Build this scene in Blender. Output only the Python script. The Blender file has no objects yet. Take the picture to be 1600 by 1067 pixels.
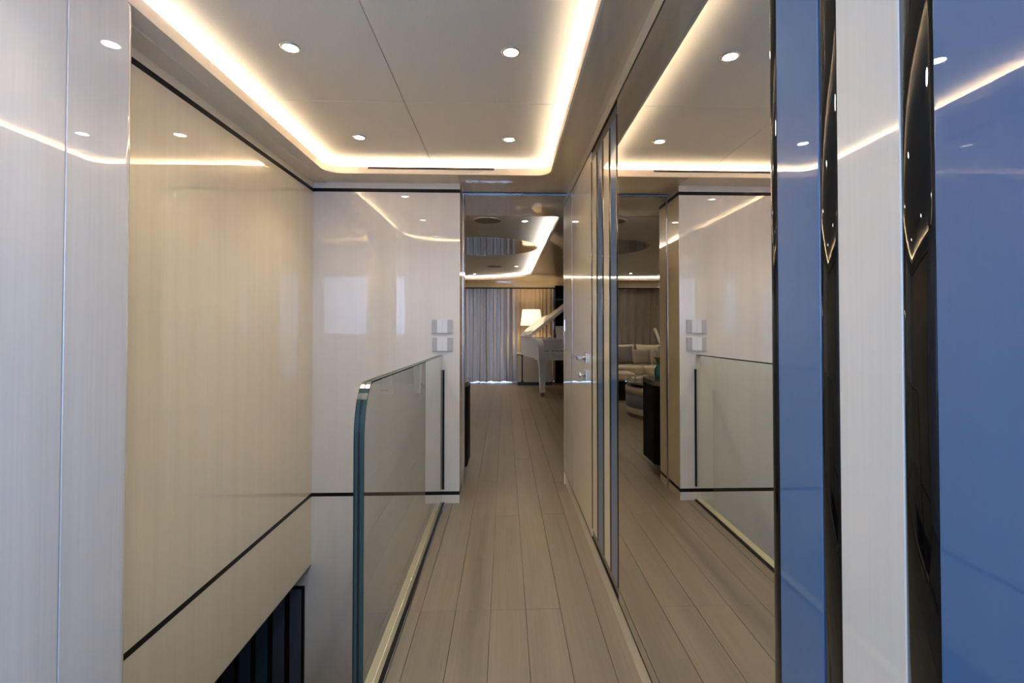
import bpy, bmesh, math, random
from mathutils import Vector, Matrix
random.seed(7)
S = bpy.context.scene
COL = S.collection
PI = math.pi

# ------------------------------------------------------------------ camera
cam_d = bpy.data.cameras.new('camera')
cam_d.sensor_fit = 'HORIZONTAL'; cam_d.sensor_width = 36.0
cam_d.lens = 740.0 / 1600.0 * 36.0
cam_d.shift_x = (800.0 - 815.0) / 1600.0
cam_d.shift_y = (499.0 - 533.5) / 1600.0
cam_d.clip_start = 0.02
cam = bpy.data.objects.new('camera', cam_d); COL.objects.link(cam)
cam.location = (0, 0, 1.14)
cam.rotation_euler = (math.radians(90 + 0.93), 0, math.radians(-2.0))
S.camera = cam

# ------------------------------------------------------------------ daylight, exposure
W = bpy.data.worlds.new('sky'); S.world = W; W.use_nodes = True
bg = W.node_tree.nodes['Background']
bg.inputs['Color'].default_value = (0.36, 0.55, 1.0, 1)
bg.inputs['Strength'].default_value = 12.0
for loc, rot, sz in (((0.61, -0.50, 1.175), (0, 90, 0), (1.55, 0.92)),          # portals of the side and rear windows behind the camera
                     ((-0.20, -1.12, 1.475), (90, 0, 0), (1.0, 0.95))):
    pd = bpy.data.lights.new('daylight_portal', 'AREA'); pd.shape = 'RECTANGLE'; pd.size, pd.size_y = sz
    pd.cycles.is_portal = True
    po = bpy.data.objects.new('daylight_portal', pd); COL.objects.link(po)
    po.location = loc; po.rotation_euler = tuple(math.radians(a) for a in rot)
pd3 = bpy.data.lights.new('salon_portal', 'AREA'); pd3.shape = 'RECTANGLE'; pd3.size = 1.5; pd3.size_y = 1.88
pd3.cycles.is_portal = True
po3 = bpy.data.objects.new('salon_portal', pd3); COL.objects.link(po3)
po3.location = (-0.55, 10.05, 0.95); po3.rotation_euler = (math.radians(-90), 0, 0)   # faces -y, into the salon
S.view_settings.view_transform = 'Standard'; S.view_settings.look = 'None'
S.view_settings.gamma = 1.0; S.view_settings.use_curve_mapping = False
S.view_settings.exposure = 0.06
S.cycles.max_bounces = 10; S.cycles.diffuse_bounces = 5; S.cycles.glossy_bounces = 7
S.cycles.transparent_max_bounces = 12
S.cycles.caustics_reflective = False; S.cycles.caustics_refractive = False
S.cycles.sample_clamp_indirect = 30.0
S.cycles.use_denoising = True

# ------------------------------------------------------------------ materials
MATS = {}
def _new(name):
    m = bpy.data.materials.new(name); m.use_nodes = True
    nt = m.node_tree; return m, nt, nt.nodes['Principled BSDF']
def srgb(r, g, b):
    f = lambda c: (c/255/12.92) if c/255 <= 0.04045 else ((c/255+0.055)/1.055)**2.4
    return (f(r), f(g), f(b), 1)
def plain(name, col, rough=0.5, metal=0.0, coat=0.0, coat_r=0.02, spec=0.5, sheen=0.0):
    m, nt, p = _new(name)
    p.inputs['Base Color'].default_value = col
    p.inputs['Roughness'].default_value = rough; p.inputs['Metallic'].default_value = metal
    p.inputs['Coat Weight'].default_value = coat; p.inputs['Coat Roughness'].default_value = coat_r
    p.inputs['Specular IOR Level'].default_value = spec
    p.inputs['Sheen Weight'].default_value = sheen
    MATS[name] = m; return m
def wood(name, c1, c2, scale, rough=0.4, coat=1.0, coat_r=0.015, vary=0.0, bump=0.0, spec=0.5, wob=0.0):
    m, nt, p = _new(name)
    N = nt.nodes; L = nt.links
    tc = N.new('ShaderNodeTexCoord'); oi = N.new('ShaderNodeObjectInfo')
    mp = N.new('ShaderNodeMapping'); mp.inputs['Scale'].default_value = scale
    ad = N.new('ShaderNodeVectorMath'); ad.operation = 'ADD'
    mu = N.new('ShaderNodeMath'); mu.operation = 'MULTIPLY'; mu.inputs[1].default_value = 7.3 if vary else 0.0
    L.new(oi.outputs['Random'], mu.inputs[0])
    L.new(tc.outputs['Object'], ad.inputs[0]); L.new(mu.outputs[0], ad.inputs[1])
    L.new(ad.outputs[0], mp.inputs['Vector'])
    n1 = N.new('ShaderNodeTexNoise'); n1.inputs['Scale'].default_value = 1.0; n1.inputs['Detail'].default_value = 5.0
    n1.inputs['Roughness'].default_value = 0.65
    L.new(mp.outputs[0], n1.inputs['Vector'])
    mp2 = N.new('ShaderNodeMapping'); mp2.inputs['Scale'].default_value = tuple(s*0.12 for s in scale)
    L.new(ad.outputs[0], mp2.inputs['Vector'])
    n2 = N.new('ShaderNodeTexNoise'); n2.inputs['Scale'].default_value = 1.0; n2.inputs['Detail'].default_value = 2.0
    L.new(mp2.outputs[0], n2.inputs['Vector'])
    mx = N.new('ShaderNodeMath'); mx.operation = 'MULTIPLY_ADD'
    L.new(n2.outputs['Fac'], mx.inputs[0]); mx.inputs[1].default_value = 0.45
    m3 = N.new('ShaderNodeMath'); m3.operation = 'MULTIPLY'; m3.inputs[1].default_value = 0.55
    L.new(n1.outputs['Fac'], m3.inputs[0]); L.new(m3.outputs[0], mx.inputs[2])
    cr = N.new('ShaderNodeValToRGB')
    cr.color_ramp.elements[0].position = 0.34; cr.color_ramp.elements[0].color = c1
    cr.color_ramp.elements[1].position = 0.66; cr.color_ramp.elements[1].color = c2
    L.new(mx.outputs[0], cr.inputs['Fac'])
    out = cr.outputs['Color']
    if vary:
        hs = N.new('ShaderNodeHueSaturation')
        mr = N.new('ShaderNodeMapRange'); mr.inputs['To Min'].default_value = 1-vary; mr.inputs['To Max'].default_value = 1+vary
        L.new(oi.outputs['Random'], mr.inputs['Value']); L.new(mr.outputs[0], hs.inputs['Value'])
        L.new(out, hs.inputs['Color']); out = hs.outputs['Color']
    L.new(out, p.inputs['Base Color'])
    p.inputs['Roughness'].default_value = rough
    p.inputs['Coat Weight'].default_value = coat; p.inputs['Coat Roughness'].default_value = coat_r
    p.inputs['Specular IOR Level'].default_value = spec
    p.inputs['Coat IOR'].default_value = 1.65
    if bump:
        b = N.new('ShaderNodeBump'); b.inputs['Strength'].default_value = bump; b.inputs['Distance'].default_value = 0.001
        L.new(n1.outputs['Fac'], b.inputs['Height']); L.new(b.outputs[0], p.inputs['Normal'])
    if wob:      # the faint orange-peel waviness of thick polished lacquer
        nw = N.new('ShaderNodeTexNoise'); nw.inputs['Scale'].default_value = 9.0; nw.inputs['Detail'].default_value = 0.0
        L.new(tc.outputs['Object'], nw.inputs['Vector'])
        b = N.new('ShaderNodeBump'); b.inputs['Strength'].default_value = wob; b.inputs['Distance'].default_value = 0.001
        L.new(nw.outputs['Fac'], b.inputs['Height']); L.new(b.outputs[0], p.inputs['Coat Normal'])
    MATS[name] = m; return m
def emit(name, col, strength):
    m, nt, p = _new(name)
    p.inputs['Base Color'].default_value = (0.8, 0.8, 0.8, 1)
    p.inputs['Emission Color'].default_value = col; p.inputs['Emission Strength'].default_value = strength
    MATS[name] = m; return m
def fabric(name, col, col2, scale=90.0, rough=0.9, bump=0.3):
    m, nt, p = _new(name); N = nt.nodes; L = nt.links
    tc = N.new('ShaderNodeTexCoord')
    n = N.new('ShaderNodeTexNoise'); n.inputs['Scale'].default_value = scale; n.inputs['Detail'].default_value = 3
    L.new(tc.outputs['Object'], n.inputs['Vector'])
    cr = N.new('ShaderNodeValToRGB'); cr.color_ramp.elements[0].color = col; cr.color_ramp.elements[1].color = col2
    cr.color_ramp.elements[0].position = .35; cr.color_ramp.elements[1].position = .65
    L.new(n.outputs['Fac'], cr.inputs['Fac']); L.new(cr.outputs[0], p.inputs['Base Color'])
    p.inputs['Roughness'].default_value = rough; p.inputs['Sheen Weight'].default_value = 0.2
    b = N.new('ShaderNodeBump'); b.inputs['Strength'].default_value = bump; b.inputs['Distance'].default_value = 0.001
    L.new(n.outputs['Fac'], b.inputs['Height']); L.new(b.outputs[0], p.inputs['Normal'])
    MATS[name] = m; return m
def pane(name, tint, gloss_scale=1.0):
    m, nt, p = _new(name); N = nt.nodes; L = nt.links
    N.remove(p); out = N['Material Output']
    lw = N.new('ShaderNodeLayerWeight'); lw.inputs['Blend'].default_value = 0.5     # facing = 1-|cos|
    pw = N.new('ShaderNodeMath'); pw.operation = 'POWER'; pw.inputs[1].default_value = 5.0
    L.new(lw.outputs['Facing'], pw.inputs[0])
    ma = N.new('ShaderNodeMath'); ma.operation = 'MULTIPLY_ADD'; ma.inputs[1].default_value = 0.96*gloss_scale; ma.inputs[2].default_value = 0.04*gloss_scale
    L.new(pw.outputs[0], ma.inputs[0])
    t = N.new('ShaderNodeBsdfTransparent'); t.inputs['Color'].default_value = tint
    g = N.new('ShaderNodeBsdfGlossy'); g.inputs['Roughness'].default_value = 0.0
    mx = N.new('ShaderNodeMixShader')
    L.new(ma.outputs[0], mx.inputs['Fac']); L.new(t.outputs[0], mx.inputs[1]); L.new(g.outputs[0], mx.inputs[2])
    L.new(mx.outputs[0], out.inputs['Surface'])
    MATS[name] = m; return m

V = (140, 140, 2.2)      # vertical grain: fine across, long along z
wood('lacquer_wood', srgb(223, 208, 175), srgb(230, 217, 187), V, rough=0.35, wob=0.05)
wood('lacquer_pale', srgb(221, 214, 204), srgb(228, 222, 213), V, rough=0.35, wob=0.05)
wood('lacquer_near', srgb(222, 211, 194), srgb(229, 219, 203), V, rough=0.35, wob=0.05)
wood('pillar_lacquer', srgb(203, 200, 195), srgb(213, 210, 205), V, rough=0.35, wob=0.12)
wood('soffit_gloss', srgb(206, 185, 155), srgb(215, 195, 165), (60, 3, 60), rough=0.4, wob=0.10)
wood('floor_oak', srgb(128, 116, 98), srgb(146, 133, 113), (120, 2.0, 120), rough=0.36, coat=0.0, vary=0.05, bump=0.25, spec=0.45)
plain('soffit_matte', srgb(222, 210, 192), 0.6)
fabric('ceiling_skin', srgb(236, 221, 198), srgb(241, 227, 205), 160, 0.75, 0.15)
fabric('salon_skin', srgb(206, 202, 198), srgb(212, 208, 204), 160, 0.75, 0.15)
plain('seam_dark', srgb(70, 62, 54), 0.8)
plain('floor_bed', srgb(96, 82, 68), 0.8)
plain('black_lacquer', (0.0035, 0.0030, 0.0030, 1), 0.02, spec=0.35)
plain('cabinet_black', (0.006, 0.005, 0.005, 1), 0.5, spec=0.08)
plain('black_band', (0.007, 0.006, 0.006, 1), 0.4, spec=0.25)
plain('brown_black', (0.022, 0.016, 0.013, 1), 0.3, coat=1.0, coat_r=0.01)
wood('blue_lacquer', srgb(70, 105, 143), srgb(73, 109, 147), V, rough=0.35, wob=0.10)
plain('mirror', (0.86, 0.84, 0.80, 1), 0.0, metal=1.0)
plain('chrome', (0.78, 0.79, 0.82, 1), 0.06, metal=1.0)
plain('brushed_silver', srgb(186, 186, 190), 0.45)
plain('satin_steel', (0.45, 0.45, 0.48, 1), 0.28, metal=1.0)
plain('switch_white', srgb(232, 232, 236), 0.3)
pane('balustrade_glass', (0.955, 0.972, 0.945, 1), 1.3)
pane('balustrade_back', (0.955, 0.972, 0.945, 1), 0.0)
plain('glass_edge', (0.034, 0.060, 0.052, 1), 0.2, spec=0.3)
plain('glass_core', (0.004, 0.007, 0.007, 1), 0.3)
pane('window_glass', (0.96, 0.98, 0.98, 1))
emit('led', (1.0, 0.91, 0.75, 1), 78.0)
emit('salon_led', (1.0, 0.95, 0.88, 1), 95.0)
emit('lens', (1.0, 0.92, 0.80, 1), 45.0)
fabric('curtain_cloth', srgb(164, 155, 148), srgb(174, 165, 158), 200, 0.85, 0.15)
fabric('sheer_cloth', srgb(176, 158, 138), srgb(188, 170, 150), 200, 0.85, 0.15)
fabric('sofa_linen', srgb(214, 202, 178), srgb(224, 212, 190), 150, 0.9, 0.4)
fabric('cushion_grey', srgb(112, 112, 112), srgb(126, 126, 126), 150, 0.9, 0.4)
fabric('cushion_mauve', srgb(150, 138, 132), srgb(164, 152, 146), 150, 0.9, 0.4)
fabric('drum_blue', srgb(112, 120, 136), srgb(124, 132, 148), 150, 0.9, 0.4)
fabric('drum_cream', srgb(186, 176, 162), srgb(198, 188, 174), 150, 0.9, 0.4)
plain('piano_white', srgb(216, 214, 208), 0.35, coat=1.0, coat_r=0.03)
plain('piano_black', (0.006, 0.006, 0.006, 1), 0.3, coat=0.6)
plain('brass', (0.55, 0.40, 0.18, 1), 0.25, metal=1.0)
plain('ivory', srgb(235, 232, 222), 0.3)
plain('stone_top', srgb(176, 170, 160), 0.08, coat=1.0)
plain('console_blue', (0.008, 0.016, 0.040, 1), 0.3, coat=0.8)
plain('console_cream', srgb(206, 198, 186), 0.4, coat=0.5)
plain('teal_glass', (0.01, 0.16, 0.19, 1), 0.05, coat=1.0)
plain('leaf_green', (0.05, 0.11, 0.03, 1), 0.5)
plain('cabinet_top', srgb(120, 110, 98), 0.2, coat=1.0)
plain('dish_mirror', (0.07, 0.064, 0.06, 1), 0.04, metal=1.0)
plain('speaker_grey', srgb(120, 116, 112), 0.7)
plain('deep_navy', srgb(52, 60, 80), 0.35, coat=0.5)
plain('deep_slate', srgb(78, 84, 100), 0.35, coat=0.5)
plain('deep_teal', srgb(46, 78, 100), 0.35, coat=0.5)
plain('ledge_cream', srgb(222, 212, 180), 0.45)
plain('void_dark', srgb(70, 62, 54), 0.8)
emit('shade_glow', (1.0, 0.80, 0.52, 1), 1.35)
MATS['shade_glow'].node_tree.nodes['Principled BSDF'].inputs['Base Color'].default_value = srgb(240, 230, 210)

def translucent(name, col, fac):
    nt = MATS[name].node_tree; N = nt.nodes; L = nt.links
    tr = N.new('ShaderNodeBsdfTranslucent'); tr.inputs['Color'].default_value = col
    mx = N.new('ShaderNodeMixShader'); mx.inputs['Fac'].default_value = fac
    L.new(N['Principled BSDF'].outputs[0], mx.inputs[1]); L.new(tr.outputs[0], mx.inputs[2]); L.new(mx.outputs[0], N['Material Output'].inputs['Surface'])
translucent('curtain_cloth', srgb(206, 186, 168), 0.06)

# ------------------------------------------------------------------ helpers
def loc_of(p):
    return p.location if p is not None else Vector((0, 0, 0))
def obj(name, bm, mat, parent=None, local=False, smooth=False):
    if parent is not None and not local:
        off = Vector(parent.location)
        q = parent.parent
        while q is not None: off += q.location; q = q.parent
        bmesh.ops.translate(bm, verts=bm.verts, vec=-off)
    me = bpy.data.meshes.new(name); bm.to_mesh(me); bm.free()
    if smooth:
        me.polygons.foreach_set('use_smooth', [True]*len(me.polygons))
    if mat: me.materials.append(MATS[mat])
    o = bpy.data.objects.new(name, me); COL.objects.link(o)
    if parent is not None: o.parent = parent
    return o
def tag(o, label=None, cat=None, group=None, kind=None):
    if label: o['label'] = label
    if cat: o['category'] = cat
    if group: o['group'] = group
    if kind: o['kind'] = kind
    return o
def struct(o): o['kind'] = 'structure'; return o
def thing(name, label, cat, loc=(0, 0, 0), rz=0.0, group=None):
    o = bpy.data.objects.new(name, None); COL.objects.link(o)
    o.empty_display_size = 0.05
    o.location = loc; o.rotation_euler = (0, 0, rz)
    return tag(o, label, cat, group)
def copy_tree(o, parent=None, loc=None):
    c = o.copy(); COL.objects.link(c); c.parent = parent
    if loc is not None: c.location = loc
    for ch in list(o.children): copy_tree(ch, c)
    return c
def add_box(bm, x0, x1, y0, y1, z0, z1, bev=0.0, seg=2):
    r = bmesh.ops.create_cube(bm, size=1.0)
    vs = r['verts']
    for v in vs:
        v.co = Vector(((x0+x1)/2 + v.co.x*(x1-x0), (y0+y1)/2 + v.co.y*(y1-y0), (z0+z1)/2 + v.co.z*(z1-z0)))
    if bev > 0:
        es = list({e for v in vs for e in v.link_edges})
        bmesh.ops.bevel(bm, geom=es, offset=bev, segments=seg, profile=0.5, affect='EDGES')
    return bm
def box(name, b, mat, parent=None, bev=0.0, seg=2, local=False):
    bm = bmesh.new(); add_box(bm, *b, bev=bev, seg=seg)
    return obj(name, bm, mat, parent, local)
def prism(pts, z0, z1, bm=None):
    bm = bm or bmesh.new()
    lo = [bm.verts.new((x, y, z0)) for x, y in pts]; hi = [bm.verts.new((x, y, z1)) for x, y in pts]
    n = len(pts)
    bm.faces.new(list(reversed(lo))); bm.faces.new(hi)
    for i in range(n):
        j = (i+1) % n; bm.faces.new((lo[i], lo[j], hi[j], hi[i]))
    bmesh.ops.recalc_face_normals(bm, faces=bm.faces)
    return bm
def lathe(prof, n=32, bm=None, c=(0, 0, 0)):
    bm = bm or bmesh.new(); rings = []
    for r, z in prof:
        if r < 1e-6: rings.append([bm.verts.new((c[0], c[1], c[2]+z))])
        else: rings.append([bm.verts.new((c[0]+r*math.cos(2*PI*k/n), c[1]+r*math.sin(2*PI*k/n), c[2]+z)) for k in range(n)])
    for a, b in zip(rings, rings[1:]):
        for k in range(n):
            j = (k+1) % n
            if len(a) == 1 and len(b) == 1: continue
            if len(a) == 1: bm.faces.new((a[0], b[j], b[k]))
            elif len(b) == 1: bm.faces.new((a[k], a[j], b[0]))
            else: bm.faces.new((a[k], a[j], b[j], b[k]))
    bmesh.ops.recalc_face_normals(bm, faces=bm.faces)
    return bm
def tube(pts, r, n=10, bm=None):
    bm = bm or bmesh.new(); rings = []
    pts = [Vector(p) for p in pts]
    for i, p in enumerate(pts):
        d = (pts[min(i+1, len(pts)-1)] - pts[max(i-1, 0)]).normalized()
        a = d.orthogonal().normalized() if i == 0 else (rings_a - d*rings_a.dot(d)).normalized()
        rings_a = a; b = d.cross(a)
        rr = r[i] if isinstance(r, (list, tuple)) else r
        rings.append([bm.verts.new(p + a*rr*math.cos(2*PI*k/n) + b*rr*math.sin(2*PI*k/n)) for k in range(n)])
    for a, b in zip(rings, rings[1:]):
        for k in range(n): bm.faces.new((a[k], a[(k+1) % n], b[(k+1) % n], b[k]))
    bm.faces.new(list(reversed(rings[0]))); bm.faces.new(rings[-1])
    bmesh.ops.recalc_face_normals(bm, faces=bm.faces)
    return bm
def rrect(x0, x1, y0, y1, radii, n=10):
    # radii: near-left, near-right, far-right, far-left ; counter-clockwise from above
    cs = [(x0, y0, radii[0], 1, 1, 180), (x1, y0, radii[1], -1, 1, 270), (x1, y1, radii[2], -1, -1, 0), (x0, y1, radii[3], 1, -1, 90)]
    pts = []
    for x, y, r, sx, sy, a0 in cs:
        cx, cy = x+sx*r, y+sy*r
        for k in range(n+1):
            a = math.radians(a0 + 90*k/n); pts.append((cx+r*math.cos(a), cy+r*math.sin(a)))
    return pts
def offset_loop(pts, d):          # counter-clockwise loop, d > 0 moves outwards
    out = []; n = len(pts)
    for i in range(n):
        p0, p1, p2 = Vector(pts[i-1]), Vector(pts[i]), Vector(pts[(i+1) % n])
        e1 = (p1-p0); e2 = (p2-p1)
        if e1.length < 1e-7: e1 = e2
        if e2.length < 1e-7: e2 = e1
        t = (e1.normalized()+e2.normalized()).normalized()
        out.append((p1.x + t.y*d, p1.y - t.x*d))
    return out
def ring_wall(inner, outer, z0, z1):
    bm = bmesh.new(); n = len(inner)
    a = [bm.verts.new((x, y, z0)) for x, y in inner]; b = [bm.verts.new((x, y, z1)) for x, y in inner]
    c = [bm.verts.new((x, y, z0)) for x, y in outer]; d = [bm.verts.new((x, y, z1)) for x, y in outer]
    for i in range(n):
        j = (i+1) % n
        bm.faces.new((a[i], a[j], b[j], b[i])); bm.faces.new((c[j], c[i], d[i], d[j]))
        bm.faces.new((b[i], b[j], d[j], d[i])); bm.faces.new((a[j], a[i], c[i], c[j]))
    bmesh.ops.recalc_face_normals(bm, faces=bm.faces)
    return bm
def plate_with_hole(outer, inner, z, th):
    bm = bmesh.new()
    es = []
    for loop in (outer, inner):
        vs = [bm.verts.new((x, y, z)) for x, y in loop]
        for i in range(len(vs)): es.append(bm.edges.new((vs[i], vs[(i+1) % len(vs)])))
    bmesh.ops.triangle_fill(bm, use_beauty=True, use_dissolve=False, edges=es)
    r = bmesh.ops.extrude_face_region(bm, geom=list(bm.faces))
    bmesh.ops.translate(bm, verts=[g for g in r['geom'] if isinstance(g, bmesh.types.BMVert)], vec=(0, 0, th))
    bmesh.ops.recalc_face_normals(bm, faces=bm.faces)
    return bm
def half(bm, axis_x, keep_left):
    b2 = bm.copy()
    bmesh.ops.bisect_plane(b2, geom=list(b2.verts)+list(b2.edges)+list(b2.faces), plane_co=(axis_x, 0, 0), plane_no=(1, 0, 0),
                           clear_outer=keep_left, clear_inner=not keep_left)
    return b2

D = 3.10            # bulkhead face
M = 0.43            # mirror / right wall plane
LX = -1.24          # left wall plane
ZC, ZS = 2.15, 2.08 # ceiling, soffit

# ================================================================== FLOOR
bm = bmesh.new()
add_box(bm, -0.395, 0.60, -1.0, 3.5, -0.25, -0.012)
add_box(bm, -1.25, -0.395, -1.0, 1.30, -0.25, -0.012)
add_box(bm, -3.4, 2.8, 3.5, 10.0, -0.25, -0.012)
floor = struct(obj('floor', bm, 'floor_bed'))
PX0, PW, GAP = -0.057, 0.1405, 0.0008
plank_mesh = {}
def plank(x0, x1, y0, y1):
    w, l = round(x1-x0, 4), round(y1-y0, 4)
    key = (w, l)
    if key not in plank_mesh:
        b = bmesh.new(); add_box(b, -w/2+GAP, w/2-GAP, -l/2+GAP/2, l/2-GAP/2, -0.0125, 0.0, bev=0.0004, seg=1)
        me = bpy.data.meshes.new('plank'); b.to_mesh(me); b.free(); me.materials.append(MATS['floor_oak']); plank_mesh[key] = me
    o = bpy.data.objects.new('plank', plank_mesh[key]); COL.objects.link(o)
    o.location = ((x0+x1)/2, (y0+y1)/2, 0); o.parent = floor
JH = {-3: [1.93, 3.53], -2: [1.93, 4.4], -1: [1.93, 3.53], 0: [1.93, 2.88], 1: [1.93, 4.1], 2: [0.6, 2.9], 3: [0.9, 3.3]}
for k in range(-24, 21):
    x0, x1 = PX0 + k*PW, PX0 + (k+1)*PW
    if x1 > 2.79 or x0 < -3.39: continue
    cuts = []
    if x1 > -0.388 and x0 < 0.445:                       # hallway boards run on into the salon
        a, b = max(x0, -0.386), min(x1, 0.442)
        ys = [-1.0] + JH.get(k, [1.4, 3.2]) + [5.6 + 0.5*(k % 3), 7.6 + 0.45*(k % 2), 9.9]
        for y0, y1 in zip(ys, ys[1:]):
            if y1 <= 3.5: plank(a, b, y0, y1)
            elif y0 < 3.5:
                plank(a, b, y0, 3.5) if (a, b) != (x0, x1) else plank(a, b, y0, y1)
                if (a, b) != (x0, x1): plank(x0, x1, 3.5, y1)
            else: plank(x0, x1, y0, y1)
    else:
        ys = [3.5, 4.7 + 0.7*((k*7) % 3), 7.2 + 0.6*((k*5) % 3), 9.9]
        for y0, y1 in zip(ys, ys[1:]): plank(x0, x1, y0, y1)
    if x0 < -0.40 and x0 > -1.2:                          # landing at the head of the stairs
        plank(x0, min(x1, -0.45), -1.0, 0.1 + 0.3*(k % 2)); plank(x0, min(x1, -0.45), 0.1 + 0.3*(k % 2), 1.29)
# ledge beside the stair opening
struct(box('trim_1', (-0.449, -0.402, 1.30, D, -0.25, 0.003), 'ledge_cream', bev=0.001))

# ================================================================== LEFT WALL (over the stairs)
wl = struct(box('wall_left', (LX-0.10, LX-0.02, 1.30, D+0.02, -0.38, 2.2), 'lacquer_wood'))
box('wall_panel', (LX-0.02, LX, 1.30, D, 0.0765, 2.0155), 'lacquer_wood', wl)
box('wall_panel', (LX-0.02, LX, 1.30, D, -0.378, 0.0535), 'lacquer_wood', wl)
box('wall_panel', (LX-0.02, LX, 1.30, D, 2.0385, 2.10), 'lacquer_wood', wl)
box('black_inlay', (LX-0.02, LX+0.0005, 1.30, D, 0.0535, 0.0765), 'black_band', wl)
box('black_inlay', (LX-0.02, LX+0.0005, 1.30, D, 2.0155, 2.0385), 'black_band', wl)
box('edge_strip', (LX-0.10, LX-0.0002, 1.30, D, -0.384, -0.379), 'black_band', wl)

# near-left pilaster, two tall lacquered panels with rounded edges
wp = struct(box('wall_pilaster', (-1.30, -1.112, -1.0, 1.385, -0.25, 2.2), 'seam_dark'))
def round_panel(name, x_face, th, y0, y1, z0, z1, r, mat, parent, sgn=1, n=8, r0=None, r1=None):
    # panel on a wall facing +x (sgn=1) or -x (sgn=-1) whose two vertical edges are rounded off by r
    r0 = r if r0 is None else r0; r1 = r if r1 is None else r1
    pts = [(x_face - sgn*th, y0)]
    for k in range(n+1):
        a = PI/2*k/n; pts.append((x_face - sgn*(r0 - r0*math.sin(a)), y0 + r0 - r0*math.cos(a)))
    for k in range(n+1):
        a = PI/2*k/n; pts.append((x_face - sgn*(r1 - r1*math.cos(a)), y1 - r1 + r1*math.sin(a)))
    pts.append((x_face - sgn*th, y1))
    b = prism(pts, z0, z1)
    o = obj(name, b, mat, parent)
    for p in o.data.polygons: p.use_smooth = abs(p.normal.z) < 0.5
    w = o.modifiers.new('flat_faces', 'WEIGHTED_NORMAL'); w.weight = 100; w.keep_sharp = True
    return o
round_panel('wall_panel', -1.09, 0.024, 0.80, 1.2065, -0.02, 2.0795, 0.0025, 'pillar_lacquer', wp)
round_panel('wall_panel', -1.09, 0.15, 1.2095, 1.438, -0.02, 2.0795, 0.0025, 'pillar_lacquer', wp, r1=0.045, n=14)
round_panel('wall_panel', -1.09, 0.024, -0.10, 0.798, -0.02, 2.0795, 0.0025, 'pillar_lacquer', wp)
round_panel('wall_panel', -1.09, 0.024, -1.0, -0.102, -0.02, 2.0795, 0.0025, 'pillar_lacquer', wp)

# ================================================================== BULKHEAD (wall_front)
BX = -0.295
wf = struct(box('wall_front', (-3.4, BX-0.02, D+0.02, 3.50, -2.3, 2.2), 'lacquer_pale'))
def bulk(z0, z1, mat, nm, pr=0.0, x0=LX-1.3):
    box(nm, (x0, BX, D-pr, D+0.02, z0, z1), mat, wf)
bulk(0.0765, 2.0185, 'lacquer_pale', 'wall_panel', x0=LX-0.1)
bulk(2.0415, 2.10, 'lacquer_pale', 'wall_panel', x0=LX-0.1)
bulk(-2.3, 0.0535, 'lacquer_pale', 'wall_panel')
box('black_inlay', (LX, BX+0.0005, D-0.0005, D+0.02, 2.0185, 2.0415), 'black_band', wf)
box('black_inlay', (LX, BX+0.0005, D-0.0005, D+0.02, 0.0535, 0.0765), 'black_band', wf)
# end face in the doorway
box('end_panel', (BX-0.02, BX, D+0.02, 3.322, 0.0765, 2.0185), 'lacquer_wood', wf)
box('end_panel', (BX-0.02, BX, D+0.02, 3.322, 2.0415, 2.10), 'lacquer_wood', wf)
box('end_panel', (BX-0.02, BX, D+0.02, 3.322, 0.0, 0.0535), 'lacquer_wood', wf)
box('black_inlay', (BX-0.02, BX+0.0005, D+0.02, 3.322, 2.0185, 2.0415), 'black_band', wf)
box('black_inlay', (BX-0.02, BX+0.0005, D+0.02, 3.322, 0.0535, 0.0765), 'black_band', wf)
box('end_panel', (BX-0.02, BX, 3.350, 3.50, 0.0765, 2.0185), 'lacquer_wood', wf)
box('end_panel', (BX-0.02, BX, 3.350, 3.50, 2.0415, 2.10), 'lacquer_wood', wf)
box('end_panel', (BX-0.02, BX, 3.350, 3.50, 0.0, 0.0535), 'lacquer_wood', wf)
box('black_inlay', (BX-0.02, BX+0.0005, 3.350, 3.50, 2.0185, 2.0415), 'black_band', wf)
box('black_inlay', (BX-0.02, BX+0.0005, 3.350, 3.50, 0.0535, 0.0765), 'black_band', wf)
# polished door-track frame across the opening
fr = struct(box('trim_2', (BX-0.02, BX+0.003, 3.322, 3.350, 0.0, 2.0795), 'satin_steel'))
box('header_strip', (BX, M+0.03, 3.326, 3.346, 2.0690, 2.0797), 'chrome', fr)
box('header_gasket', (BX, M+0.03, 3.296, 3.326, 2.0755, 2.0800), 'black_band', fr)

# ================================================================== RIGHT WALL
bm = bmesh.new()
for b in ((-1.0, -0.96, -0.01, 2.2), (-0.04, 3.455, -0.01, 2.2), (-0.96, -0.04, -0.01, 0.40), (-0.96, -0.04, 1.95, 2.2)):
    add_box(bm, M+0.026, 0.60, b[0], b[1], b[2], b[3])
wr = struct(obj('wall_right', bm, 'void_dark'))
Z0, Z1 = 0.106, 2.0155
box('plinth', (M+0.010, M+0.026, -1.0, 3.455, -0.005, 0.098), 'lacquer_wood', wr)
box('black_inlay', (M, M+0.026, -1.0, 3.455, 0.096, Z0), 'black_band', wr)
box('black_inlay', (M, M+0.026, -1.0, 3.455, Z1, 2.0265), 'black_band', wr)
box('top_panel', (M, M+0.026, -1.0, 3.455, 2.0265, 2.10), 'lacquer_wood', wr)
box('jamb_panel', (M, M+0.026, 3.034, 3.450, Z0, Z1), 'lacquer_wood', wr)
box('jamb_edge', (M-0.001, 0.60, 3.450, 3.457, -0.01, 2.079), 'lacquer_wood', wr)
for za in (1.110, 0.990):
    box('strike_plate', (M-0.003, M+0.02, 3.405, 3.4575, za, za+0.082), 'chrome', wr, bev=0.001)
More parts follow.
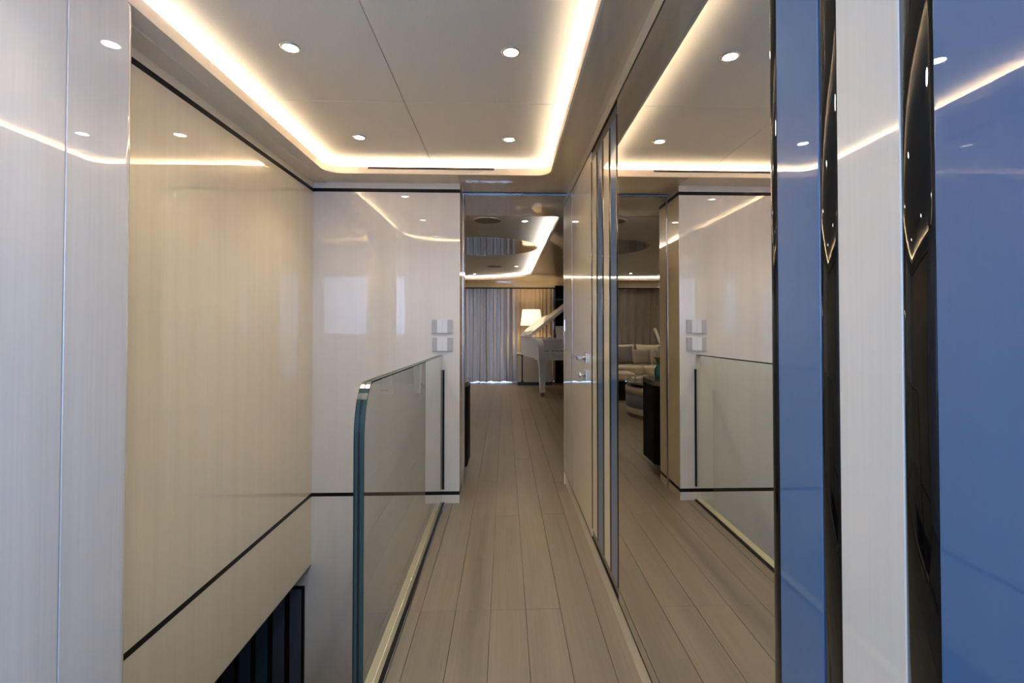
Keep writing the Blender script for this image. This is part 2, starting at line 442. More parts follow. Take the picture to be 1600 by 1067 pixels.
# door leaf
dr = struct(box('door_1', (M, M+0.024, 2.345, 3.018, Z0, Z1), 'lacquer_wood', bev=0.0012))
box('edge_strip', (M-0.001, M+0.024, 3.0185, 3.0335, Z0, Z1), 'satin_steel', dr)
def handle(z, lever):
    h = box('door_handle' if lever else 'door_lock', (M-0.010, M, 2.455, 2.525, z-0.028, z+0.028), 'chrome', dr, bev=0.002)
    if lever:
        b = tube([(M-0.008, 2.488, z), (M-0.052, 2.488, z)], 0.010); obj('spindle', b, 'chrome', h, smooth=True)
        box('lever', (M-0.052, M-0.028, 2.478, 2.680, z-0.012, z+0.012), 'chrome', h, bev=0.004)
    else:
        b = tube([(M-0.008, 2.488, z), (M-0.020, 2.488, z), (M-0.024, 2.488, z), (M-0.040, 2.488, z), (M-0.042, 2.488, z)], [.008, .008, .015, .015, .012]); obj('thumb_turn', b, 'chrome', h, smooth=True)
handle(0.978, True); handle(0.888, False)
# two fields of blue and cream strips with black rounded mouldings
def strip_field(y_hi, y_lo, strips, nm):
    fld = box('strip_backing', (M+0.004, M+0.026, y_lo, y_hi, Z0, Z1), 'brown_black', wr)
    for (a, b, mat) in strips:
        round_panel('strip', M-0.001, 0.012, a, b, 0.153, 1.957, 0.0018, mat, fld, sgn=-1, n=4)
    ys = sorted([(a, b) for a, b, _ in strips])
    gaps = [(y_lo, ys[0][0])] + [(p[1], q[0]) for p, q in zip(ys, ys[1:])] + [(ys[-1][1], y_hi)]
    for (a, b) in gaps:
        n = 14; pts = [(M+0.0045, a+0.0005), (M+0.0002, a+0.0005)]
        pts += [(M+0.0002 - 0.0030*math.sin(PI*k/n)**1.3, (a+b)/2 - ((b-a)/2-0.0005)*math.cos(PI*k/n)) for k in range(1, n)]
        pts += [(M+0.0002, b-0.0005), (M+0.0045, b-0.0005)]
        o = obj('moulding', prism(pts, 0.153, 1.957), 'black_lacquer', fld)
        for p in o.data.polygons: p.use_smooth = abs(p.normal.z) < 0.5
B_, C_ = 'blue_lacquer', 'lacquer_wood'
strip_field(2.3435, 1.7926, [(1.808, 1.908, B_), (1.943, 2.043, C_), (2.078, 2.178, B_), (2.213, 2.313, C_)], 'far')
strip_field(0.7480, 0.1950, [(0.630, 0.730, B_), (0.497, 0.595, 'lacquer_near'), (0.362, 0.457, B_), (0.229, 0.327, 'lacquer_near')], 'near')
box('wall_panel', (M, M+0.026, -0.04, 0.194, Z0, Z1), 'lacquer_pale', wr)
box('wall_panel', (M, M+0.026, -1.0, -0.04, Z0, 0.40), 'lacquer_pale', wr)
box('wall_panel', (M, M+0.026, -1.0, -0.04, 1.95, Z1), 'lacquer_pale', wr)
mr = box('wall_mirror', (M, M+0.0255, 0.7485, 1.7921, Z0, Z1), 'mirror')
tag(mr, 'tall frameless wall mirror between two fields of blue and cream strips', 'mirror')

# ================================================================== CEILING
ceil = struct(box('ceiling', (-1.34, 0.62, -1.0, 3.62, ZC+0.012, ZC+0.05), 'seam_dark'))
SX, SY = -0.452, 2.127
for (x0, x1) in ((-1.34, SX), (SX, 0.62)):
    for (y0, y1) in ((-1.0, 0.35), (0.35, SY), (SY, 3.62)):
        box('ceiling_panel', (x0+0.0015, x1-0.0015, y0+0.0015, y1-0.0015, ZC, ZC+0.014), 'ceiling_skin', ceil, bev=0.0015, seg=1)
inner = rrect(-1.088, 0.276, 0.75, 2.915, (0.50, 0.10, 0.085, 0.10), 12)
outer = [(-1.34, -1.0), (0.62, -1.0), (0.62, 4.0), (-1.34, 4.0)]
full = plate_with_hole([(-1.30, -1.0), (0.60, -1.0), (0.60, 3.469), (-1.30, 3.469)], offset_loop(inner, 0.001), ZS, 0.012)
obj('soffit', half(full, BX, True), 'soffit_matte', ceil)
obj('soffit', half(full, BX, False), 'soffit_gloss', ceil); full.free()
box('soffit_moulding', (LX, -1.158, 1.39, D, ZS-0.006, ZS+0.001), 'soffit_matte', ceil, bev=0.001)
lip = obj('cove_lip', ring_wall(inner, offset_loop(inner, 0.010), ZS-0.0005, 2.1225), 'soffit_matte', ceil)
lip['label'] = 'rounded lip of the lit ceiling recess'
vent = box('air_vent', (-0.839, -0.068, 2.9130, 2.9165, 2.1085, 2.1215), 'seam_dark')
tag(vent, 'long narrow dark air slot in the ceiling recess lip', 'air vent')
led = obj('led_strip', ring_wall(offset_loop(inner, 0.070), offset_loop(inner, 0.082), 2.106, 2.115), 'led')
tag(led, 'warm LED strip hidden behind the hallway ceiling lip', 'light strip')
struct(box('ceiling_cavity', (-1.34, 0.62, -1.0, 3.62, 2.215, 2.235), 'void_dark'))

def downlight(loc, power, label, group, zc, r=0.027, spot=58):
    t = thing('downlight', label, 'downlight', (loc[0], loc[1], zc), 0, group)
    ring = lathe([(r, 0.0), (r*1.35, -0.0005), (r*1.35, -0.0025), (r*1.02, -0.005), (r*0.98, -0.003), (r*0.98, 0.0)], 28)
    obj('ring', ring, 'chrome', t, local=True, smooth=True)
    obj('lens', lathe([(0, -0.0018), (r*0.97, -0.0018)], 28), 'lens', t, local=True)
    ld = bpy.data.lights.new('lamp', 'SPOT'); ld.energy = power; ld.color = (1.0, 0.90, 0.72)
    ld.spot_size = math.radians(2*spot); ld.spot_blend = 1.0; ld.shadow_soft_size = 0.03
    lo = bpy.data.objects.new('lamp', ld); COL.objects.link(lo); lo.parent = t; lo.location = (0, 0, -0.02)
    return t
HALL_LABELS = {(True, 2.53): 'lit ceiling downlight above the stairwell corner by the pale end wall',
    (False, 2.53): 'lit ceiling downlight above the walkway just before the salon doorway',
    (True, 1.722): 'lit ceiling downlight above the middle of the stairwell',
    (False, 1.722): 'lit ceiling downlight above the walkway beside the wall mirror',
    (True, 0.915): 'lit ceiling downlight above the stair landing by the pilaster',
    (False, 0.915): 'lit ceiling downlight above the walkway by the wide striped panels'}
for y in (0.915, 1.722, 2.53):
    for x in (-0.775, 0.021):
        downlight((x, y), 16.0, HALL_LABELS[(x < -0.4, y)], 'hallway downlights', ZC)

# ================================================================== GLASS BALUSTRADE
gx0, gx1, gy0 = -0.435, -0.405, 1.383
gt0, gt1, gR = 0.974, 0.957, 0.10
gl = thing('glass_balustrade', 'clear laminated glass balustrade panel with rounded corner beside the stairs', 'balustrade', (-0.402, 2.2, 0.0))
prof = [(gy0, 0.003)]
for k in range(11):
    a = PI/2*k/10; prof.append((gy0 + 0.095*(1-math.cos(a)), gt0 - 0.16 + 0.16*math.sin(a)))
prof.append((D-0.001, gt1))
bm = bmesh.new()
for x, flip in ((gx0, False), (gx1, True)):
    vs = [bm.verts.new((x, y, z)) for y, z in prof + [(D-0.001, 0.003)]]
    bm.faces.new(vs if flip else list(reversed(vs)))
gp = obj('glass_pane', bm, 'balustrade_glass', gl)
gp.data.materials.append(MATS['balustrade_back']); gp.data.polygons[0].material_index = 1
def edge_run(xa, xb, proud):
    b = bmesh.new(); th = 0.004; rows = []
    for i, (y, z) in enumerate(prof):
        p0 = Vector(prof[max(i-1, 0)]); p1 = Vector(prof[min(i+1, len(prof)-1)])
        t = (p1-p0).normalized(); nrm = Vector((-t.y, t.x))
        a = Vector((y, z)) + nrm*proud; c = Vector((y, z)) - nrm*th
        rows.append([b.verts.new((xa, a.x, a.y)), b.verts.new((xb, a.x, a.y)), b.verts.new((xb, c.x, c.y)), b.verts.new((xa, c.x, c.y))])
    for r, s in zip(rows, rows[1:]):
        for k in range(4): b.faces.new((r[k], r[(k+1) % 4], s[(k+1) % 4], s[k]))
    b.faces.new(rows[0]); b.faces.new(list(reversed(rows[-1])))
    bmesh.ops.recalc_face_normals(b, faces=b.faces); return b
for nm, xa, xb, mt, pr in (('polished_edge', -0.4310, -0.4230, 'glass_edge', .001), ('polished_edge', -0.4165, -0.4052, 'glass_edge', .001),
                       ('interlayer', -0.4230, -0.4165, 'glass_core', 0.0), ('interlayer', -0.4352, -0.4310, 'glass_core', 0.0)):
    obj(nm, edge_run(xa, xb, pr), mt, gl)
box('base_gasket', (-0.4050, -0.3900, gy0, D, 0.0, 0.006), 'black_band', gl)
box('base_rail', (-0.3900, -0.3870, gy0, D-0.02, -0.004, 0.003), 'chrome', gl)
box('wall_channel', (-0.4050, -0.3930, D-0.006, D, 0.090, 0.862), 'black_band', gl)

# ================================================================== SWITCH PLATES
def switch(zc, label):
    t = thing('switch_plate', label, 'switch', (-0.4075, D, zc))
    box('plate', (-0.066, 0.066, -0.009, 0.0005, -0.0445, 0.0445), 'brushed_silver', t, bev=0.002, local=True)
    for x in (-0.0165, 0.0165):
        box('rocker', (x-0.0162, x+0.0162, -0.0125, -0.004, -0.0435, 0.0435), 'switch_white', t, bev=0.0015, local=True)
switch(1.1445, 'upper silver and white switch plate on the pale wall')
switch(1.0280, 'lower silver and white switch plate just above the glass panel')

# ================================================================== STAIR VOID
struct(box('wall_stair_side', (-2.75, -2.65, 1.30, 3.12, -2.3, -0.38), 'lacquer_wood'))
struct(box('wall_stair_near', (-2.65, -0.449, 1.22, 1.30, -2.3, -0.012), 'lacquer_wood'))
struct(box('wall_stair_core', (-0.449, -0.37, 1.22, 3.12, -2.3, -0.25), 'lacquer_wood'))
struct(box('floor_lower', (-2.75, -0.37, 1.22, 3.5, -2.35, -2.3), 'floor_oak'))
struct(box('ceiling_lower', (-2.75, LX-0.10, 1.22, 3.12, -0.38, -0.30), 'soffit_matte'))
sp = thing('striped_panel', 'dark blue striped wall panel low in the stairwell', 'wall panel', (-1.0, D, -2.2))
box('backing', (-2.06, -1.2765, D-0.014, D-0.0005, -2.2, -0.511), 'black_band', sp)
xs = -1.2925
cols = ['deep_slate', 'deep_slate', 'deep_teal', 'deep_teal', 'deep_navy', 'deep_slate', 'deep_navy']
for i in range(7):
    box('slat', (xs-0.072, xs, D-0.018, D-0.012, -2.18, -0.527), cols[i], sp, bev=0.001); xs -= 0.1045

# ================================================================== REAR OF THE HALLWAY (windows behind the camera)
bm = bmesh.new()
for b in ((-1.30, -0.70, -0.25, 2.2), (0.30, 0.60, -0.25, 2.2), (-0.70, 0.30, -0.25, 1.0), (-0.70, 0.30, 1.95, 2.2)):
    add_box(bm, b[0], b[1], -1.10, -1.0, b[2], b[3])
struct(obj('wall_back', bm, 'lacquer_pale'))
w1 = struct(box('window_1', (-0.70, 0.30, -1.053, -1.047, 1.0, 1.95), 'window_glass'))
for b in ((-0.70, -0.66, 1.0, 1.95), (0.26, 0.30, 1.0, 1.95), (-0.70, 0.30, 1.0, 1.04), (-0.70, 0.30, 1.91, 1.95)):
    box('window_frame', (b[0], b[1], -1.075, -1.025, b[2], b[3]), 'black_band', w1)
w3 = struct(box('window_3', (0.497, 0.503, -0.96, -0.04, 0.40, 1.95), 'window_glass'))
for b in ((-0.96, -0.92, 0.40, 1.95), (-0.08, -0.04, 0.40, 1.95), (-0.96, -0.04, 0.40, 0.44), (-0.96, -0.04, 1.91, 1.95)):
    box('window_frame', (0.475, 0.525, b[0], b[1], b[2], b[3]), 'black_band', w3)

# ================================================================== SALON SHELL
struct(box('wall_salon_left', (-3.5, -3.4, 3.4, 10.0, -0.1, 2.3), 'lacquer_pale'))
struct(box('wall_salon_right', (2.8, 2.9, 3.4, 10.0, -0.1, 2.3), 'lacquer_pale'))
struct(box('wall_salon_near', (0.60, 2.8, 3.40, 3.455, -0.1, 2.3), 'lacquer_pale'))
struct(box('wall_salon_front', (-3.4, 2.8, 9.96, 10.02, 1.90, 2.3), 'lacquer_pale'))
struct(box('wall_salon_column', (1.02, 2.8, 9.62, 10.0, 0, 1.985), 'black_lacquer'))
struct(box('wall_salon_end', (-3.4, -1.3, 9.96, 10.02, -0.1, 1.90), 'lacquer_pale'))
struct(box('wall_salon_pier', (0.2, 1.02, 9.96, 10.02, -0.1, 1.90), 'lacquer_wood'))
w2 = struct(box('window_2', (-1.3, 0.2, 9.970, 9.976, -0.012, 1.9), 'window_glass'))
for x in (-1.3, -0.57, 0.15):
    box('window_frame', (x, x+0.05, 9.955, 9.99, 0, 1.9), 'black_band', w2)
cs = struct(box('ceiling_salon', (-3.45, 2.85, 3.56, 10.0, ZC, ZC+0.05), 'salon_skin'))
s_in = rrect(-3.05, 0.462, 4.0, 9.42, (0.3, 0.05, 1.15, 1.15), 20)
sf = plate_with_hole([(-3.45, 3.47), (2.85, 3.47), (2.85, 10.0), (-3.45, 10.0)], offset_loop(s_in, 0.001), ZS, 0.012)
obj('soffit', sf, 'soffit_gloss', cs)
lp2 = obj('cove_lip', ring_wall(s_in, offset_loop(s_in, 0.012), ZS-0.0005, 2.115), 'soffit_matte', cs)
l2 = obj('led_strip', ring_wall(offset_loop(s_in, 0.070), offset_loop(s_in, 0.085), 2.098, 2.110), 'salon_led')
tag(l2, 'warm LED strip hidden behind the salon ceiling lip', 'light strip')
# pelmet above the curtains
pe = struct(box('trim_3', (-3.4, 2.8, 9.66, 9.96, 1.945, 2.0795), 'lacquer_wood', bev=0.002))
box('black_inlay', (-3.4, 1.02, 9.657, 9.70, 1.925, 1.946), 'black_band', pe)
# round mirrored dish and speakers
dish = thing('ceiling_dish', 'large round dark mirrored ceiling dish with polished rim', 'ceiling dish', (-0.27, 5.97, ZC))
obj('disc', lathe([(0, -0.004), (0.66, -0.004)], 64), 'dish_mirror', dish, local=True)
obj('rim', lathe([(0.658, 0.0), (0.658, -0.006), (0.682, -0.006), (0.682, 0.0)], 64), 'chrome', dish, local=True)
for x, y, wh in ((-0.165, 4.48, 'doorway'), (-0.172, 7.87, 'curtain')):
    t = thing('ceiling_speaker', 'flat round grey ceiling speaker between the mirrored dish and the ' + wh, 'speaker', (x, y, ZC), 0, 'salon ceiling speakers')
    obj('grille', lathe([(0, -0.005), (0.125, -0.004), (0.127, -0.002)], 40), 'speaker_grey', t, local=True)
    obj('rim', lathe([(0.127, 0.0), (0.127, -0.006), (0.135, -0.005), (0.137, 0.0)], 40), 'soffit_matte', t, local=True)
for x, y in ((0.187, 4.493), (0.189, 7.855), (0.188, 8.793), (-0.58, 9.0), (-1.5, 8.8), (-1.5, 7.0), (-1.5, 4.6), (-2.6, 6.5)):
    lab = ('lit salon downlight beside the ceiling speaker near the doorway' if (x > 0 and y < 5) else 'lit salon downlight beside the ceiling speaker near the curtain' if (x > 0 and y < 8)
           else 'lit salon downlight close to the curtain pelmet' if y > 8 else 'lit salon downlight above the seating area')
    downlight((x, y), 12.0, lab, 'salon downlights', ZC)

# ================================================================== SALON FURNITURE
def curtain(name, x0, x1, y, z0, z1, pitch, amp, mat, label, seed):
    rnd = random.Random(seed); n = int((x1-x0)/pitch*14); bm = bmesh.new(); nz = 8
    ph = 0.0; xs_, ys_ = [], []
    w = [rnd.uniform(0.75, 1.3) for _ in range(400)]
    u = 0.0
    for i in range(n+1):
        x = x0 + (x1-x0)*i/n
        k = int(u); u += (1/14.0)/w[k % 400]
        f = math.sin(2*PI*u)
        xs_.append(x + 0.18*pitch*math.sin(4*PI*u)); ys_.append(math.copysign(abs(f)**0.8, f)*amp*(0.75+0.35*w[(k*3) % 400]-0.2))
    rows = []
    for j in range(nz+1):
        t = j/nz; z = z0 + (z1-z0)*t
        rows.append([bm.verts.new((xs_[i] + 0.012*math.sin(i*0.31+3*t)*(1-t), y + ys_[i]*(1.0-0.45*t**3),
                                   z + (0.006*math.sin(i*0.22) if j == 0 else 0))) for i in range(n+1)])
    for r, s in zip(rows, rows[1:]):
        for i in range(n): bm.faces.new((r[i], r[i+1], s[i+1], s[i]))
    o = obj(name, bm, mat, smooth=True)
    return tag(o, label, 'curtain')
curtain('curtain', -3.38, 0.24, 9.80, 0.014, 1.94, 0.135, 0.050, 'curtain_cloth', 'floor-length grey pleated curtain across the salon window', 3)
curtain('curtain', 0.20, 1.00, 9.86, 0.018, 1.94, 0.075, 0.022, 'sheer_cloth', 'narrow beige finely pleated curtain behind the lit lamp', 5)

# console under the lamp
t = thing('console_cabinet', 'low cream and navy console cabinet with rounded panels below lamp', 'cabinet', (0.58, 9.40, 0))
box('plinth', (0.25, 0.92, 9.33, 9.64, 0, 0.045), 'console_blue', t)
obj('body', prism(rrect(0.235, 0.925, 9.31, 9.65, (.06, .06, .06, .06), 6), 0.045, 0.60), 'console_blue', t)
def rounded_door(x0, x1, z0, z1, yf, r):
    pts = rrect(x0, x1, z0, z1, (r, r, r, r), 6)
    b = prism(pts, 0, 0.012)
    for v in b.verts: v.co = Vector((v.co.x, yf + v.co.z*1.0, v.co.y))
    bmesh.ops.recalc_face_normals(b, faces=b.faces); return b
obj('door', rounded_door(0.240, 0.322, 0.06, 0.59, 9.299, 0.035), 'console_cream', t)
obj('door', rounded_door(0.350, 0.920, 0.06, 0.59, 9.299, 0.045), 'console_cream', t)
box('top', (0.225, 0.935, 9.30, 9.66, 0.60, 0.622), 'console_cream', t, bev=0.006)

# table lamp
t = thing('table_lamp', 'glowing white drum-shade table lamp behind the piano', 'lamp', (0.525, 9.46, 0.622))
obj('base', lathe([(0, 0), (0.09, 0), (0.09, 0.02), (0.035, 0.035), (0.05, 0.12), (0.075, 0.24), (0.05, 0.36), (0.018, 0.44), (0.012, 0.50), (0, 0.50)], 28), 'ivory', t, local=True, smooth=True)
obj('stem', lathe([(0.008, 0.49), (0.008, 0.66), (0, 0.66)], 12), 'brass', t, local=True)
sh = lathe([(0.218, 0.55), (0.179, 0.868)], 40)
r = bmesh.ops.solidify(sh, geom=list(sh.faces), thickness=0.003)
obj('lamp_shade', sh, 'shade_glow', t, local=True, smooth=True)
pl = bpy.data.lights.new('bulb', 'POINT'); pl.energy = 9; pl.color = (1, .78, .5); pl.shadow_soft_size = 0.05
po2 = bpy.data.objects.new('bulb', pl); COL.objects.link(po2); po2.parent = t; po2.location = (0, 0, 0.70)

# grand piano: local u to the right along the keys, v towards the tail
PIANO = thing('grand_piano', 'white grand piano with raised lid near the salon curtain', 'piano', (0.545, 7.62, 0), math.radians(10.5))
def P(nm, bm, mat, parent=None, sm=False):
    o = obj(nm, bm, mat, parent or PIANO, local=True, smooth=sm); return o
def plan(v0=0.0):
    pts = [(1.48, v0), (1.48, 0.66)]
    for k in range(1, 13):           # treble curve
        s = k/12; u = 1.48 - 0.86*(3*s*s-2*s**3)*1.0; v = 0.66 + 0.58*s
        pts.append((u, v))
    for k in range(1, 9):            # tail
        a = PI/2*k/8; pts.append((0.62 - 0.30*(1-math.cos(a)) - 0.0, 1.24 + 0.25*math.sin(a)))
    for k in range(1, 9):
        a = PI/2*k/8; pts.append((0.32 - 0.32*math.sin(a), 1.49 - 0.16*(1-math.cos(a))))
    pts.append((0.0, v0)); return pts
pl_ = plan(0.30)
bm = prism(pl_, 0.62, 0.90); P('case', bm, 'piano_white')
rim_in = offset_loop(pl_, -0.035)
P('rim', ring_wall(rim_in, pl_, 0.90, 0.945), 'piano_white')
P('soundboard', prism(rim_in, 0.895, 0.905), 'brass')
box('key_bed', (0.0, 1.48, 0.02, 0.30, 0.60, 0.695), 'piano_white', PIANO, bev=0.006, local=True)
box('key_slip', (0.10, 1.38, 0.005, 0.030, 0.685, 0.735), 'piano_white', PIANO, bev=0.006, local=True)
for ua, ub in ((0.0, 0.10), (1.38, 1.48)):     # curved arms
    prof_ = [(0.0, 0.69), (0.0, 0.745)] + [(0.03+0.20*(1-math.cos(PI/2*k/8)), 0.745+0.20*math.sin(PI/2*k/8)) for k in range(9)] + [(0.30, 0.945), (0.30, 0.69)]
    b = bmesh.new(); a_ = [b.verts.new((ua, v, z)) for v, z in prof_]; c_ = [b.verts.new((ub, v, z)) for v, z in prof_]
    b.faces.new(a_); b.faces.new(list(reversed(c_)))
    for i in range(len(prof_)):
        j = (i+1) % len(prof_); b.faces.new((a_[j], a_[i], c_[i], c_[j]))
    bmesh.ops.recalc_face_normals(b, faces=b.faces); P('arm', b, 'piano_white')
box('fallboard', (0.10, 1.38, 0.195, 0.215, 0.735, 0.93), 'piano_white', PIANO, bev=0.004, local=True)
bm = bmesh.new(); kw = 1.28/52
for i in range(52): add_box(bm, 0.10+i*kw+0.0005, 0.10+(i+1)*kw-0.0005, 0.035, 0.195, 0.705, 0.735)
o = P('white_keys', bm, 'ivory'); o['kind'] = 'stuff'
bm = bmesh.new()
for i in range(51):
    if i % 7 in (1, 4): continue
    add_box(bm, 0.10+(i+1)*kw-0.006, 0.10+(i+1)*kw+0.006, 0.095, 0.195, 0.735, 0.747)
o = P('black_keys', bm, 'piano_black'); o['kind'] = 'stuff'
box('top_board', (0.0, 1.48, 0.215, 0.60, 0.93, 0.950), 'piano_white', PIANO, bev=0.004, local=True)
# music desk, tilted back
b = bmesh.new(); add_box(b, 0.40, 1.06, -0.008, 0.008, 0.0, 0.22, bev=0.004)
bmesh.ops.rotate(b, verts=b.verts, matrix=Matrix.Rotation(math.radians(-18), 3, 'X')); bmesh.ops.translate(b, verts=b.verts, vec=(0, 0.34, 0.945)); P('music_desk', b, 'piano_white')
# lid: hinged along the bass side, lifted
lid_pts = [(u, v) for u, v in plan(0.56)]
ang = math.radians(38)
def hinge(b):
    for v in b.verts:
        u, z = v.co.x, v.co.z - 0.952
        v.co.x = u*math.cos(ang) - z*math.sin(ang); v.co.z = 0.955 + u*math.sin(ang) + z*math.cos(ang)
    return b
b = prism(lid_pts, 0.955, 0.985); P('lid', hinge(b), 'piano_white')
b = bmesh.new(); add_box(b, 0.0, 1.48, 0.56, 0.90, 0.987, 1.010, bev=0.003); P('lid_flap', hinge(b), 'piano_white')
b = bmesh.new(); add_box(b, -0.004, 0.03, 0.60, 1.30, 0.945, 0.958); P('hinge', b, 'brass')
P('lid_prop', tube([(1.43, 0.75, 0.94), (1.08, 0.80, 0.955+0.98*math.tan(ang)*1.02)], 0.011), 'piano_white')
def leg(u, v):
    b = bmesh.new()
    for (w0, w1, z0, z1) in ((0.075, 0.055, 0.60, 0.52), (0.055, 0.036, 0.52, 0.07)):
        q = [[b.verts.new((u+sx*w, v+sy*w, z)) for sx, sy in ((-1, -1), (1, -1), (1, 1), (-1, 1))] for w, z in ((w0, z0), (w1, z1))]
        b.faces.new(q[0]); b.faces.new(list(reversed(q[1])))
        for k in range(4): b.faces.new((q[0][k], q[1][k], q[1][(k+1) % 4], q[0][(k+1) % 4]))
    bmesh.ops.recalc_face_normals(b, faces=b.faces)
    o = P('leg', b, 'piano_white')
    c = obj('caster', tube([(u, v-0.016, 0.035), (u, v+0.016, 0.035)], 0.035, 16), 'brass', o, local=True)
    box('caster_fork', (u-0.02, u+0.02, v-0.02, v+0.02, 0.045, 0.075), 'brass', o, local=True)
leg(0.09, 0.13); leg(1.39, 0.13); leg(0.36, 1.20)
box('lyre', (0.66, 0.82, 0.38, 0.43, 0.12, 0.62), 'piano_white', PIANO, bev=0.012, local=True)
for u in (0.69, 0.74, 0.79): box('pedal', (u-0.012, u+0.012, 0.26, 0.39, 0.07, 0.085), 'brass', PIANO, bev=0.004, local=True)
box('lyre_foot', (0.63, 0.85, 0.36, 0.45, 0.0, 0.12), 'piano_white', PIANO, bev=0.008, local=True)

# black cabinet behind the bulkhead
t = thing('sideboard', 'black lacquer sideboard with rounded corners just inside the salon', 'cabinet', (-0.68, 3.76, 0))
obj('foot', prism(rrect(-1.00, -0.36, 3.59, 3.91, (.06,)*4, 6), 0, 0.092), 'chrome', t)
obj('body', prism(rrect(-1.06, -0.284, 3.545, 3.975, (.09,)*4, 10), 0.09, 0.690), 'cabinet_black', t)
obj('top', prism(rrect(-1.064, -0.280, 3.541, 3.979, (.092,)*4, 10), 0.690, 0.726), 'cabinet_top', t)
# teal vase and sprig
vz = obj('vase', lathe([(0, 0), (0.027, 0), (0.034, 0.02), (0.034, 0.065), (0.019, 0.09), (0.014, 0.108), (0.018, 0.122), (0.014, 0.122), (0.010, 0.108), (0, 0.105)], 28, c=(-0.405, 3.87, 0.726)), 'teal_glass', smooth=True)
tag(vz, 'small teal glass bottle vase on the black sideboard', 'vase')
lf = bmesh.new(); rnd = random.Random(4)
for i in range(7):
    a = rnd.uniform(0, 2*PI); l = rnd.uniform(0.03, 0.06); z = 0.832
    p = [(-0.405, 3.87, z), (-0.405+math.cos(a)*l*0.5, 3.87+math.sin(a)*l*0.5, z+0.05), (-0.405+math.cos(a)*l, 3.87+math.sin(a)*l, z+0.06)]
    tube(p, [0.002, 0.008, 0.002], 6, lf)
sprig = obj('leaf_sprig', lf, 'leaf_green', smooth=True); tag(sprig, 'short green leaf sprig standing in the teal vase', 'plant')

# drum coffee table
t = thing('coffee_table', 'round drum coffee table banded cream and blue with stone top', 'table', (-1.27, 6.08, 0))
R_ = 0.56
obj('base', lathe([(0, 0), (R_*0.96, 0), (R_*0.96, 0.05), (0, 0.05)], 48), 'cabinet_top', t, local=True)
obj('lower_band', lathe([(R_*0.97, 0.05), (R_, 0.06), (R_, 0.125), (R_*0.97, 0.13)], 48), 'drum_cream', t, local=True, smooth=True)
obj('blue_band', lathe([(R_*0.985, 0.125), (R_*0.993, 0.13), (R_*0.993, 0.295), (R_*0.985, 0.30)], 48), 'drum_blue', t, local=True, smooth=True)
obj('upper_band', lathe([(R_*0.97, 0.295), (R_, 0.30), (R_, 0.375), (R_*0.97, 0.385), (0, 0.385)], 48), 'drum_cream', t, local=True, smooth=True)
obj('neck', lathe([(R_*0.88, 0.385), (R_*0.88, 0.425)], 48), 'black_band', t, local=True)
obj('tabletop', lathe([(0, 0.42), (R_*0.98, 0.42), (R_*1.01, 0.43), (R_*1.01, 0.452), (R_*0.99, 0.458), (0, 0.458)], 48), 'stone_top', t, local=True)

# ottoman
t = thing('ottoman', 'cream square ottoman on a dark base by the drum table', 'ottoman', (-0.95, 7.55, 0))
box('base', (-1.17, -0.73, 7.33, 7.77, 0, 0.30), 'black_band', t, bev=0.01)
box('cushion', (-1.18, -0.72, 7.32, 7.78, 0.30, 0.42), 'sofa_linen', t, bev=0.035, seg=4)

# sofa with loose back cushions
t = thing('sofa', 'long cream linen sofa with loose back cushions before the curtain', 'sofa', (-1.95, 9.1, 0))
box('plinth', (-2.95, -0.97, 8.70, 9.55, 0.0, 0.10), 'black_band', t)
box('frame', (-3.00, -0.93, 8.66, 9.60, 0.10, 0.26), 'sofa_linen', t, bev=0.03, seg=3)
box('backrest', (-3.00, -0.93, 9.40, 9.62, 0.24, 0.66), 'sofa_linen', t, bev=0.05, seg=4)
box('armrest', (-1.13, -0.91, 8.66, 9.60, 0.24, 0.56), 'sofa_linen', t, bev=0.05, seg=4)
box('armrest', (-3.02, -2.80, 8.66, 9.60, 0.24, 0.56), 'sofa_linen', t, bev=0.05, seg=4)
for x0, x1 in ((-1.72, -1.14), (-2.78, -1.74)):
    box('seat_cushion', (x0+0.003, x1-0.003, 8.64, 9.42, 0.25, 0.42), 'sofa_linen', t, bev=0.045, seg=4)
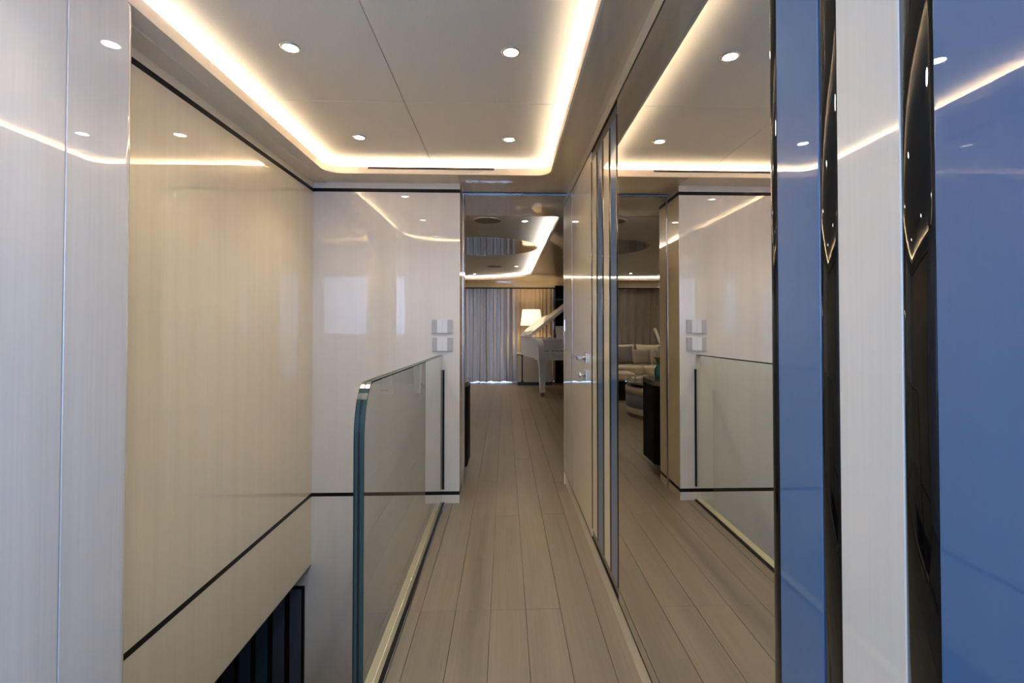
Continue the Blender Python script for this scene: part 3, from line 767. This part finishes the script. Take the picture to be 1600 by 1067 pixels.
def pillow_bm(w, h, d, n=12):
    b = bmesh.new(); g = {}
    for s in (-1, 1):
        for i in range(n+1):
            for j in range(n+1):
                a, c = 2*i/n-1, 2*j/n-1
                if s == 1 and (i in (0, n) or j in (0, n)): g[s, i, j] = g[-1, i, j]; continue
                e = (1-a**4)*(1-c**4)
                pin = 1 - 0.07*(1-abs(a)**2)*abs(c)**4 - 0.0
                pin2 = 1 - 0.07*(1-abs(c)**2)*abs(a)**4
                g[s, i, j] = b.verts.new((a*w/2*pin2, s*d/2*max(e, 0)**0.55, c*h/2*pin))
        for i in range(n):
            for j in range(n):
                f = [g[s, i, j], g[s, i+1, j], g[s, i+1, j+1], g[s, i, j+1]]
                b.faces.new(f if s == -1 else list(reversed(f)))
    return b
def pillow(nm, w, h, d, loc, tilt, rz, mat, parent=None, label=None, roll=0):
    b = pillow_bm(w, h, d)
    m = Matrix.Translation(loc) @ Matrix.Rotation(rz, 4, 'Z') @ Matrix.Rotation(tilt, 4, 'X') @ Matrix.Rotation(roll, 4, 'Y')
    bmesh.ops.transform(b, matrix=m, verts=b.verts)
    o = obj(nm, b, mat, parent, smooth=True)
    if label: tag(o, label, 'cushion')
    return o
for x in (-1.40, -2.06, -2.70):
    pillow('back_cushion', 0.64, 0.46, 0.24, (x, 9.33, 0.575), -0.16, 0, 'sofa_linen', t)
pillow('scatter_cushion', 0.44, 0.36, 0.15, (-1.39, 9.10, 0.602), -0.28, 0.05, 'cushion_grey', None, 'dark grey scatter cushion on the sofa beside a mauve one')
pillow('scatter_cushion', 0.34, 0.30, 0.13, (-1.74, 8.95, 0.574), -0.30, 0.10, 'cushion_mauve', None, 'small mauve scatter cushion leaning on the dark grey one')
pillow('scatter_cushion', 0.44, 0.36, 0.15, (-2.34, 9.12, 0.594), -0.28, -0.08, 'cushion_grey', None, 'slate grey scatter cushion at the far end of the sofa')
pillow('scatter_cushion', 0.34, 0.30, 0.13, (-2.10, 8.93, 0.574), -0.30, -0.1, 'cushion_mauve', None, 'small mauve scatter cushion before the slate grey one')
# leaning white floor lamp between sofa and window wall
t = thing('floor_lamp', 'slim white floor lamp with slanted arm before the sofa', 'lamp', (-1.85, 7.9, 0))
obj('base', lathe([(0, 0), (0.14, 0), (0.14, 0.02), (0.02, 0.03), (0, 0.03)], 24), 'ivory', t, local=True)
obj('pole', tube([(0, 0, 0.02), (-0.01, 0, 0.55), (0.03, 0, 0.72), (0.195, 0, 1.12)], [0.012, 0.014, 0.016, 0.026]), 'ivory', t, local=True, smooth=True)
